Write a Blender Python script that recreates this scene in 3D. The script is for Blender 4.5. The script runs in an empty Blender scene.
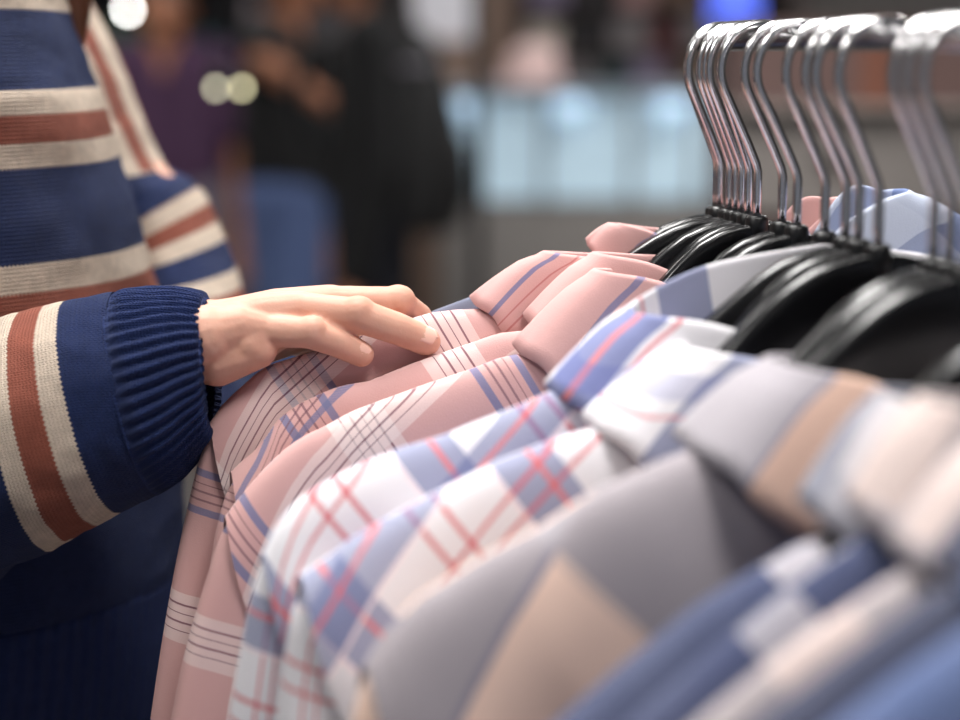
import bpy, bmesh, math, random
from mathutils import Vector, Matrix, noise
R = math.radians
random.seed(7)
SC = bpy.context.scene
COL = SC.collection
# ------------------------------------------------------------------ camera
F = 1900.0
CAMZ = 1.35
PITCH = R(9.27)
cd = bpy.data.cameras.new('camera'); cam = bpy.data.objects.new('camera', cd); COL.objects.link(cam)
cd.sensor_width = 36; cd.lens = F/960*36
cam.location = (0, 0, CAMZ); cam.rotation_euler = (R(90)-PITCH, 0, 0)
cd.clip_start = .02; cd.clip_end = 100
cd.dof.use_dof = True; cd.dof.focus_distance = 1.045; cd.dof.aperture_fstop = 2.7
SC.camera = cam
cp, sp_ = math.cos(PITCH), math.sin(PITCH)
def ray(px, py):
    x = (px-480)/F; y = -(py-360)/F
    return Vector((x, cp + y*sp_, -sp_ + y*cp))
def P(px, py, Y):
    d = ray(px, py); return Vector((0,0,CAMZ)) + d*(Y/d.y)
# ------------------------------------------------------------------ helpers
def tag(o, label=None, cat=None, group=None, kind=None):
    if label: o['label'] = label
    if cat: o['category'] = cat
    if group: o['group'] = group
    if kind: o['kind'] = kind
    return o
def empty(name, loc, label, cat, group=None, rz=0):
    o = bpy.data.objects.new(name, None); COL.objects.link(o)
    o.location = loc; o.rotation_euler.z = rz; o.empty_display_size = .05
    return tag(o, label, cat, group)
def link(name, me, mat, parent=None, smooth=True):
    o = bpy.data.objects.new(name, me); COL.objects.link(o)
    if mat is not None and len(me.materials) == 0: me.materials.append(mat)
    if smooth:
        for p in me.polygons: p.use_smooth = True
    if parent is not None:
        o.parent = parent
        o.matrix_parent_inverse = Matrix.Translation(parent.location).inverted() if parent.rotation_euler.z == 0 else (Matrix.Translation(parent.location) @ parent.rotation_euler.to_matrix().to_4x4()).inverted()
    return o
def mesh_from(name, verts, faces, uvs=None, weld=0):
    me = bpy.data.meshes.new(name)
    me.from_pydata([tuple(v) for v in verts], [], faces)
    if uvs is not None:
        l = me.uv_layers.new(name='UVMap')
        for lp in me.loops: l.data[lp.index].uv = uvs[lp.vertex_index]
    if weld:
        bm = bmesh.new(); bm.from_mesh(me); bmesh.ops.remove_doubles(bm, verts=bm.verts, dist=weld); bm.to_mesh(me); bm.free()
    me.update(); return me
def fixn(me):
    bm = bmesh.new(); bm.from_mesh(me); bmesh.ops.recalc_face_normals(bm, faces=bm.faces); bm.to_mesh(me); bm.free(); return me
def box_mesh(name, lo, hi, bevel=0):
    bm = bmesh.new(); bmesh.ops.create_cube(bm, size=1)
    for v in bm.verts:
        v.co = Vector([lo[k] + (v.co[k]+.5)*(hi[k]-lo[k]) for k in range(3)])
    if bevel: bmesh.ops.bevel(bm, geom=list(bm.edges), offset=bevel, segments=2, affect='EDGES', clamp_overlap=True)
    me = bpy.data.meshes.new(name); bm.to_mesh(me); bm.free(); return me
def box(name, lo, hi, mat, parent=None, bevel=0):
    return link(name, box_mesh(name, lo, hi, bevel), mat, parent, smooth=False)
def frames(pts):
    n = len(pts); T = []
    for i in range(n):
        a = pts[max(i-1,0)]; b = pts[min(i+1,n-1)]; T.append((b-a).normalized())
    N = []; up = Vector((0,0,1)) if abs(T[0].z) < .9 else Vector((1,0,0))
    n0 = (up - T[0]*up.dot(T[0])).normalized()
    for t in T:
        n0 = (n0 - t*n0.dot(t)).normalized(); N.append(n0.copy())
    return T, N
def tube_mesh(name, pts, rad, seg=12, cap=True):
    pts = [Vector(p) for p in pts]
    rs = rad if isinstance(rad, (list, tuple)) else [rad]*len(pts)
    T, N = frames(pts); V = []; Fc = []
    for p, t, n, r in zip(pts, T, N, rs):
        b = t.cross(n)
        for k in range(seg):
            a = 2*math.pi*k/seg; V.append(p + (n*math.cos(a)+b*math.sin(a))*r)
    for i in range(len(pts)-1):
        for k in range(seg):
            k2 = (k+1) % seg
            Fc.append((i*seg+k, i*seg+k2, (i+1)*seg+k2, (i+1)*seg+k))
    if cap:
        Fc.append(tuple(range(seg))[::-1]); Fc.append(tuple((len(pts)-1)*seg+k for k in range(seg)))
    return mesh_from(name, V, Fc)
def tube(name, pts, rad, mat, parent=None, seg=12):
    return link(name, tube_mesh(name, pts, rad, seg), mat, parent)
def chaikin(p, n=2):
    for _ in range(n):
        q = [p[0]]
        for a, b in zip(p, p[1:]):
            q.append(tuple(.75*x+.25*y for x, y in zip(a, b))); q.append(tuple(.25*x+.75*y for x, y in zip(a, b)))
        q.append(p[-1]); p = q
    return p
def interp(poly, x):
    if x <= poly[0][0]:
        (a, b), (c, d) = poly[0], poly[1]; return b + (x-a)*(d-b)/max(c-a, 1e-6)
    for (a, b), (c, d) in zip(poly, poly[1:]):
        if x <= c: return b + (x-a)*(d-b)/max(c-a, 1e-6)
    (a, b), (c, d) = poly[-2], poly[-1]; return d + (x-c)*(d-b)/max(c-a, 1e-6)
def sm(x): x = min(max(x, 0), 1); return x*x*(3-2*x)
def lerp(a, b, t): return a + (b-a)*t
def catmull(pts, n):
    out = []; m = len(pts)-1
    for i in range(n+1):
        t = i/n*m; k = min(int(t), m-1); f = t-k
        p = [pts[max(min(j, m), 0)] for j in (k-1, k, k+1, k+2)]
        out.append(.5*((2*p[1]) + (p[2]-p[0])*f + (2*p[0]-5*p[1]+4*p[2]-p[3])*f*f + (3*p[1]-p[0]-3*p[2]+p[3])*f**3))
    return out
# organic body from tapered capsules, fused by a voxel remesh
def capsule_into(bm, a, b, ra, rb, sa=1.0):
    a = Vector(a); b = Vector(b); t = (b-a)
    L = t.length
    if L < 1e-6: t = Vector((0,0,1)); L = 1e-6
    t = t/L
    up = Vector((0,0,1)) if abs(t.z) < .9 else Vector((1,0,0))
    n = (up - t*up.dot(t)).normalized(); m = t.cross(n)
    seg = 14; rings = []
    prof = []
    for k in range(1, 6): q = math.pi/2*k/5; prof.append((-math.cos(q)*ra, math.sin(q)*ra))
    for k in range(0, 5): q = math.pi/2*k/5; prof.append((L + math.sin(q)*rb, math.cos(q)*rb))
    v0 = bm.verts.new(a - t*ra); v1 = bm.verts.new(b + t*rb)
    for (x, r) in prof:
        rings.append([bm.verts.new(a + t*x + (n*math.cos(2*math.pi*k/seg) + m*math.sin(2*math.pi*k/seg))*r) for k in range(seg)])
    for k in range(seg):
        k2 = (k+1) % seg
        bm.faces.new((v0, rings[0][k2], rings[0][k])); bm.faces.new((v1, rings[-1][k], rings[-1][k2]))
        for r1, r2 in zip(rings, rings[1:]): bm.faces.new((r1[k], r1[k2], r2[k2], r2[k]))
def fuse(name, caps, voxel, smooth=6):
    bm = bmesh.new()
    for c in caps: capsule_into(bm, *c)
    me = bpy.data.meshes.new(name+'_raw'); bm.to_mesh(me); bm.free()
    o = bpy.data.objects.new(name+'_raw', me); COL.objects.link(o)
    m = o.modifiers.new('r', 'REMESH'); m.mode = 'VOXEL'; m.voxel_size = voxel
    s = o.modifiers.new('s', 'SMOOTH'); s.factor = .5; s.iterations = smooth
    dg = bpy.context.evaluated_depsgraph_get()
    out = bpy.data.meshes.new_from_object(o.evaluated_get(dg)); out.name = name
    bpy.data.objects.remove(o); bpy.data.meshes.remove(me)
    return out
def join_meshes(name, ms):
    bm = bmesh.new()
    for m in ms: bm.from_mesh(m)
    me = bpy.data.meshes.new(name); bm.to_mesh(me); bm.free(); return me
# ------------------------------------------------------------------ materials
def lin(c):
    def f(x):
        x /= 255.; return x/12.92 if x <= .04045 else ((x+.055)/1.055)**2.4
    return (f(c[0]), f(c[1]), f(c[2]), 1)
class NT:
    def __init__(s, name):
        s.m = bpy.data.materials.new(name); s.m.use_nodes = True; s.t = s.m.node_tree
        s.b = s.t.nodes['Principled BSDF']
    def n(s, kind, **kw):
        x = s.t.nodes.new(kind)
        for k, v in kw.items(): setattr(x, k, v)
        return x
    def l(s, a, b): s.t.links.new(a, b)
    def math(s, op, a, b=None, c=None):
        x = s.n('ShaderNodeMath', operation=op)
        for i, v in enumerate((a, b, c)):
            if v is None: continue
            if isinstance(v, (int, float)): x.inputs[i].default_value = v
            else: s.l(v, x.inputs[i])
        return x.outputs[0]
    def mix(s, fac, a, b):
        x = s.n('ShaderNodeMix', data_type='RGBA')
        for k, v in ((0, fac), (6, a), (7, b)):
            if isinstance(v, (int, float)): x.inputs[k].default_value = v
            elif isinstance(v, tuple): x.inputs[k].default_value = v
            else: s.l(v, x.inputs[k])
        return x.outputs[2]
    def noise(s, scale, detail=3, vec=None):
        x = s.n('ShaderNodeTexNoise'); x.inputs['Scale'].default_value = scale; x.inputs['Detail'].default_value = detail
        if vec is None:
            g = s.n('ShaderNodeTexCoord'); vec = g.outputs['Object']
        s.l(vec, x.inputs['Vector']); return x.outputs[0]
    def bump(s, h, strength=.3, dist=.001, prev=None):
        x = s.n('ShaderNodeBump'); x.inputs['Strength'].default_value = strength; x.inputs['Distance'].default_value = dist
        s.l(h, x.inputs['Height'])
        if prev: s.l(prev, x.inputs['Normal'])
        s.l(x.outputs[0], s.b.inputs['Normal']); return x.outputs[0]
    def set(s, **kw):
        for k, v in kw.items(): s.b.inputs[k].default_value = v
def simple(name, c, rough=.6, metal=0, spec=.5, var=.08, vs=30, bump=0, bs=200, bd=.001):
    k = NT(name); k.set(Roughness=rough, Metallic=metal); k.b.inputs['Specular IOR Level'].default_value = spec
    a = lin(c); d = tuple(x*(1-var) for x in a[:3])+(1,); e = tuple(min(1, x*(1+var)) for x in a[:3])+(1,)
    k.l(k.mix(k.noise(vs), d, e), k.b.inputs['Base Color'])
    if bump: k.bump(k.noise(bs, 4), bump, bd)
    return k.m
def emit(name, c, strength):
    k = NT(name); k.set(Roughness=.5)
    k.b.inputs['Base Color'].default_value = lin(c)
    k.b.inputs['Emission Color'].default_value = lin(c); k.b.inputs['Emission Strength'].default_value = strength
    return k.m
def segs(bands, period):
    cuts = {0.0, 1.0}
    for c, w, col, a in bands:
        for e in (c-w/2, c+w/2): cuts.add(round((e/period) % 1.0, 6))
    cuts = sorted(cuts); out = []
    for x0, x1 in zip(cuts, cuts[1:]):
        mid = (x0+x1)/2; cur = None
        for c, w, col, a in bands:
            d = abs(((mid - c/period + .5) % 1) - .5)
            if d < w/2/period: cur = (col, a)
        if out and out[-1][1] == cur: continue
        out.append((x0, cur))
    return out
def ramp(k, val, bands, period, base):
    r = k.n('ShaderNodeValToRGB'); r.color_ramp.interpolation = 'CONSTANT'
    sg = segs(bands, period)
    assert len(sg) <= 32, len(sg)
    els = r.color_ramp.elements
    while len(els) > 1: els.remove(els[-1])
    for i, (x, cur) in enumerate(sg):
        e = els[0] if i == 0 else els.new(x)
        e.position = x
        e.color = (lin(cur[0])[:3] + (cur[1],)) if cur else (lin(base)[:3] + (0,))
    fr = k.math('FRACT', k.math('DIVIDE', val, period)); k.l(fr, r.inputs[0]); return r
def plaid(name, base, xb, px, yb, py, rough=.85, sheen=.08, cross=None):
    k = NT(name); k.set(Roughness=rough); k.b.inputs['Specular IOR Level'].default_value = .15
    k.b.inputs['Sheen Weight'].default_value = sheen; k.b.inputs['Sheen Roughness'].default_value = .5
    uv = k.n('ShaderNodeUVMap'); sx = k.n('ShaderNodeSeparateXYZ'); k.l(uv.outputs[0], sx.inputs[0])
    rx = ramp(k, sx.outputs[0], xb, px, base); ry = ramp(k, sx.outputs[1], yb, py, base)
    a = k.mix(rx.outputs[1], lin(base), rx.outputs[0])
    # woven crossing: the second set lies over the first as twill
    tw = k.math('FRACT', k.math('MULTIPLY', k.math('ADD', sx.outputs[0], sx.outputs[1]), 1/.0011))
    tw = k.math('ADD', k.math('MULTIPLY', k.math('GREATER_THAN', tw, .5), .34), .76)
    if cross:
        mx = k.math('MAXIMUM', rx.outputs[1], ry.outputs[1]); a = k.mix(k.math('MULTIPLY', mx, .6), lin(base), lin(cross))
        b = k.mix(k.math('MULTIPLY', rx.outputs[1], ry.outputs[1]), a, ry.outputs[0])
    else: b = k.mix(k.math('MULTIPLY', ry.outputs[1], tw), a, ry.outputs[0])
    n = k.noise(9, 3)
    c = k.mix(k.math('MULTIPLY', n, .10), b, lin((255,255,255)))
    k.l(c, k.b.inputs['Base Color'])
    h = k.math('ADD', k.noise(1300, 2), k.math('MULTIPLY', k.noise(45, 2), 1.5))
    k.bump(h, .16, .0010)
    return k.m
PINK = (204,156,152); WHT = (232,216,212); MAR = (104,52,72); BLU = (98,104,146); 
pb1 = [(.035-.0105,.0042,BLU,.85),(.035+.0105,.0042,BLU,.85)] + [(.035+d,.0010,MAR,.75) for d in (-.0045,0,.0045)]
pb2 = [(.108,.028,WHT,.55)] + [(.108+d,.0010,MAR,.85) for d in (-.0075,-.0025,.0025,.0075)]
M = {}
M['pink'] = plaid('pink_plaid_cotton', PINK, pb1+pb2, .150, pb1+pb2, .150)
M['pink_collar'] = plaid('pink_collar_cotton', PINK, [(.152-.0105,.0042,BLU,.85)] + [(.152+d,.0011,(176,96,96),.75) for d in (.001,.0065,.011)], .40, [], .150)
M['pink_lined'] = plaid('pink_lined_collar_cotton', PINK, [(.182-.0105,.0042,BLU,.8),(.182+.0105,.0042,BLU,.8)] + [(.182+d,.0010,MAR,.6) for d in (-.0045,0,.0045)], .40, [(.020+d,.0010,MAR,.5) for d in (-.006,0,.006)], .40)
WB = (224,221,226); BB = (88,101,150); RED = (200,66,76)
wb = [(.030,.026,BB,.72),(.030-.004,.0026,RED,.85),(.030+.0135,.002,(235,215,220),.8),(.068,.0026,RED,.8),(.080,.0026,RED,.75)]
M['white'] = plaid('white_blue_red_plaid', WB, wb, .094, wb, .094)
GR = (160,154,161); TAN = (240,204,184)
M['grey'] = plaid('grey_tan_check', GR, [(.05,.10,TAN,.95),(.0,.004,(80,84,120),.55)], .20, [(.05,.10,TAN,.95),(.0,.004,(80,84,120),.5)], .20, cross=(142,131,136))
M['grey_collar'] = plaid('grey_tan_collar', GR, [(.263,.25,(216,178,158),.95),(.136,.004,(80,84,120),.5)], .60, [], .20)
M['white_collar'] = plaid('white_plaid_collar', WB, [(.135,.030,BB,.75),(.160,.003,RED,.7),(.185,.03,(84,98,158),.85),(.185,.003,RED,.8),(.205,.003,RED,.7)], .30, [(.104,.002,RED,.7),(.086,.016,(70,84,156),.4)], .30)
NAV = (62,78,122)
M['navy'] = plaid('navy_grey_check', (42,54,94), [(.562,.07,(184,178,184),.85),(.515,.02,(206,190,186),.8)], .60, [(.30,.05,(54,64,106),.8)], .60)
M['navy2'] = plaid('navy_check', (40,52,92), [(.16,.02,(170,166,174),.8)], .3, [(.02,.06,(50,58,98),.8)], .25)
M['grey_white'] = plaid('grey_white_check', (196,190,194), [(.10,.05,(112,116,134),.8),(.02,.02,(150,150,164),.6)], .16, [(.10,.03,(140,142,156),.6)], .20)
M['beige'] = plaid('beige_check', (168,158,160), [(.05,.04,(120,124,150),.6),(.15,.03,(222,200,192),.7)], .20, [(.10,.03,(170,166,176),.7)], .20)
M['dark'] = plaid('dark_navy_check', (38,45,76), [(.06,.03,(150,154,172),.5)], .3, [(.06,.05,(42,46,76),.9)], .21)
M['denim'] = plaid('denim_blue_check', (64,84,130), [(.06,.05,(72,92,142),.9)], .22, [(.06,.05,(120,140,180),.5)], .24)
M['slate'] = plaid('slate_check', (104,110,132), [(.06,.03,(120,126,146),.6)], .12, [], .13)
M['bluegrey'] = plaid('pale_blue_check', (150,160,190), [(.06,.03,(70,96,150),.8)], .12, [(.06,.03,(205,212,228),.8)], .13)

k = NT('steel_wire'); k.set(Roughness=.22, Metallic=1.0); k.l(k.mix(k.noise(60), (.70,.69,.70,1), (.82,.82,.83,1)), k.b.inputs['Base Color']); M['wire'] = k.m
M['plastic'] = simple('black_plastic', (15,15,17), .24, var=.1, vs=20, bump=.04, bs=300)
M['rubber'] = simple('black_cap', (16,16,18), .38)
# skin
k = NT('skin'); k.set(Roughness=.55)
k.b.inputs['Subsurface Weight'].default_value = .18; k.b.inputs['Subsurface Radius'].default_value = (.006,.0025,.0015); k.b.inputs['Subsurface Scale'].default_value = .6
k.b.inputs['Specular IOR Level'].default_value = .28
n1 = k.noise(38, 3)
k.l(k.mix(n1, lin((200,148,126)), lin((216,168,148))), k.b.inputs['Base Color'])
k.bump(k.math('ADD', k.noise(420, 3), k.math('MULTIPLY', k.noise(110, 2), 1.2)), .22, .0008); M['skin'] = k.m
M['nail'] = simple('fingernail', (236,190,172), .22, spec=.6, var=.03)
M['hair'] = simple('brown_hair', (92,54,34), .45, var=.35, vs=90, bump=.4, bs=120, bd=.004)
# knit
NAVY = (31,44,84); CRM = (214,196,178); RST = (148,84,68)
def knit(name, bands, period, base, cw=.0028, rh=.0024, off=0.0, rib=False):
    k = NT(name); k.set(Roughness=.95); k.b.inputs['Specular IOR Level'].default_value = .1
    k.b.inputs['Sheen Weight'].default_value = .06; k.b.inputs['Sheen Roughness'].default_value = .6
    uv = k.n('ShaderNodeUVMap'); sx = k.n('ShaderNodeSeparateXYZ'); k.l(uv.outputs[0], sx.inputs[0])
    u, v = sx.outputs[0], sx.outputs[1]
    cx = k.math('FRACT', k.math('DIVIDE', u, cw))                # column phase
    tri = k.math('ABSOLUTE', k.math('SUBTRACT', cx, .5))           # 0 mid .. .5 edge
    vv = k.math('ADD', v, k.math('MULTIPLY', tri, rh*1.2))
    row = k.math('FRACT', k.math('DIVIDE', vv, rh))
    hrow = k.math('SINE', k.math('MULTIPLY', row, math.pi))
    hcol = k.math('SINE', k.math('MULTIPLY', k.math('FRACT', k.math('MULTIPLY', cx, 2)), math.pi))
    h = k.math('MULTIPLY', k.math('POWER', hrow, .6), k.math('POWER', hcol, .6))
    col = lin(base)
    if bands:
        q = k.math('MULTIPLY', k.math('FLOOR', k.math('DIVIDE', vv, rh)), rh)
        r = ramp(k, k.math('ADD', q, off), bands, period, base); col = k.mix(r.outputs[1], lin(base), r.outputs[0])
    nz = k.noise(160, 4)
    shade = k.math('ADD', .70, k.math('MULTIPLY', nz, .55))
    mu = k.n('ShaderNodeMix', data_type='RGBA', blend_type='MULTIPLY'); mu.inputs[0].default_value = 1
    if isinstance(col, tuple): mu.inputs[6].default_value = col
    else: k.l(col, mu.inputs[6])
    cb = k.n('ShaderNodeCombineColor'); [k.l(shade, cb.inputs[i]) for i in range(3)]
    k.l(cb.outputs[0], mu.inputs[7]); k.l(mu.outputs[2], k.b.inputs['Base Color'])
    k.bump(k.math('ADD', h, k.math('MULTIPLY', k.noise(700, 3), .5)), .8, .0016)
    return k.m
grp = [(.0070,.0140,CRM,1),(.0220,.0160,RST,1),(.0370,.0140,CRM,1)]
M['knit_sleeve'] = knit('striped_sleeve_knit', [(.0085,.015,CRM,1),(.025,.018,RST,1),(.042,.016,CRM,1)], .110, NAVY)
M['knit_far'] = knit('striped_far_sleeve_knit', [(.012,.024,CRM,1),(.036,.024,RST,1),(.060,.024,CRM,1)], .110, NAVY)
M['knit_cuff'] = knit('navy_rib_knit', None, 1, (36,51,97))
# ------------------------------------------------------------------ rail and hanger frames
RA, RB = .383, -.221                # rail: X = RA + RB*Y
def rail_point(px, py):
    d = ray(px, py); Y = RA/(d.x/d.y - RB); return P(px, py, Y)
HS = CAMZ - .094                    # height of the hanger sockets
HOOKTOP = .1105
class Frame:
    """plane of one hanger: u to the left arm, v up, w towards the front of the rack"""
    def __init__(s, stem_px, alpha, Y=None):
        if Y is None:
            d = ray(stem_px, 210); Y = RA/(d.x/d.y - RB)
        s.o = Vector((RA + RB*Y, Y, HS)); s.a = R(alpha)
        s.U = Vector((-math.cos(s.a), -math.sin(s.a), 0)); s.W = Vector((math.sin(s.a), -math.cos(s.a), 0)); s.Z = Vector((0,0,1))
    def pt(s, u, v, w=0): return s.o + s.U*u + s.Z*v + s.W*w
    def uv(s, px, py, w=0):
        d = ray(px, py); c = Vector((0,0,CAMZ)); q = s.o + s.W*w
        t = (q-c).dot(s.W)/d.dot(s.W); x = c + d*t - s.o
        return (x.dot(s.U), x.z)
rack = empty('clothes_rack', (RA+RB*.1, .1, 0), 'chrome garment rack carrying the row of shirts on black hangers', 'clothes rack')
ya, yb = 1.135, -.55
tz = HS + HOOKTOP - .0110
RR = .0062
k = NT('chrome_rail'); k.set(Roughness=.18, Metallic=1.0); k.l(k.mix(k.noise(12), (.6,.6,.61,1), (.72,.72,.73,1)), k.b.inputs['Base Color']); M['chrome'] = k.m
tube('rail', [(RA+RB*y, y, tz) for y in (ya, .8, .4, 0, yb)], RR, M['chrome'], rack, 20)
tube('end_cap', [(RA+RB*y, y, tz) for y in (ya-.004, ya+.004)], .0070, M['rubber'], rack, 20)
for y in (.06, -.5):
    x = RA+RB*y
    tube('post', [(x, y, .03), (x, y, .7), (x, y, tz)], .016, M['chrome'], rack, 20)
    tube('foot', [(x-.3, y, .02), (x, y, .03), (x+.3, y, .02)], .016, M['chrome'], rack, 14)
tube('crossbar', [(RA+RB*.06, .06, .12), (RA-RB*.5, -.5, .12)], .012, M['chrome'], rack, 14)

def default_ridge(): return [(.10,-.075),(.16,-.098),(.22,-.125)]
def make_hanger(fr, arch, tip_u, label, swivel=0, tha=.0085, steep=1.0):
    arch = [(u, v*(steep if u < .09 else lerp(steep, 1, sm((u-.09)/.06)))) for u, v in arch]
    arch = [a if i == 0 else (a[0], min(a[1], arch[i-1][1]-.0005)) for i, a in enumerate(arch)]
    """arch: list of (u,v) top edge, left half; mirrored"""
    root = empty('clothes_hanger', fr.pt(0,0), label, 'hanger', 'black hangers with wire hooks on the rail')
    # hook
    r = .0245; cu, cv = -.0008, HOOKTOP - .0026 - r
    pts = [(0, -.004), (0, .012), (0, .022), (0, .028), (.0012, .0325)]
    # tangent from the bend to the circle
    tx, ty = .0016, .0342
    dx, dy = cu-tx, cv-ty; D = math.hypot(dx, dy); base = math.atan2(dy, dx); off = math.asin(r/D)
    L = math.sqrt(D*D-r*r); dirx, diry = math.cos(base-off), math.sin(base-off)
    # choose the tangent on the +u side
    e = [(tx+math.cos(base+s*off)*L, ty+math.sin(base+s*off)*L) for s in (-1, 1)]
    e = max(e, key=lambda q: q[0])
    for f in (.25, .5, .75): pts.append((tx+(e[0]-tx)*f, ty+(e[1]-ty)*f))
    a0 = math.atan2(e[1]-cv, e[0]-cu)
    for i in range(23):
        a = a0 + (R(150)-a0)*i/22; pts.append((cu+r*math.cos(a), cv+r*math.sin(a)))
    cs, sn = math.cos(R(swivel)), math.sin(R(swivel))
    tube('hook', [fr.pt(u*cs, v, u*sn) for u, v in pts], .0025, M['wire'], root, 10)
    tube('collar_socket', [fr.pt(0, v) for v in (-.010, -.003, .0025, .0042)], [.0062,.0066,.0064,.0048], M['rubber'], root, 14)
    # body
    top = chaikin(arch, 2); V = []; Fc = []; n = 40; prof = 24
    us = [tip_u*(2*i/n-1) for i in range(n+1)]
    for u in us:
        q = abs(u)/tip_u
        vt = interp(top, abs(u)); h = lerp(.040, .052, sm(q*3)) if q < .35 else lerp(.052, .022, sm((q-.35)/.65))
        h = max(.006, h*(1 if q < .93 else math.sqrt(max(0, 1-((q-.93)/.07)**2))*.9+.1))
        th = lerp(.0052, tha, sm(q*1.4))
        for j in range(prof):
            a = 2*math.pi*j/prof; c, s_ = math.cos(a), math.sin(a)
            w = th*math.copysign(abs(c)**.38, c)
            vv = vt - h/2 + h/2*math.copysign(abs(s_)**.5, s_)
            V.append(fr.pt(u, vv, w))
    for i in range(n):
        for j in range(prof):
            j2 = (j+1) % prof; Fc.append((i*prof+j, i*prof+j2, (i+1)*prof+j2, (i+1)*prof+j))
    Fc.append(tuple(range(prof))[::-1]); Fc.append(tuple(n*prof+j for j in range(prof)))
    link('shoulder_arch', fixn(mesh_from('arch', V, Fc)), M['plastic'], root)
    return root
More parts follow.
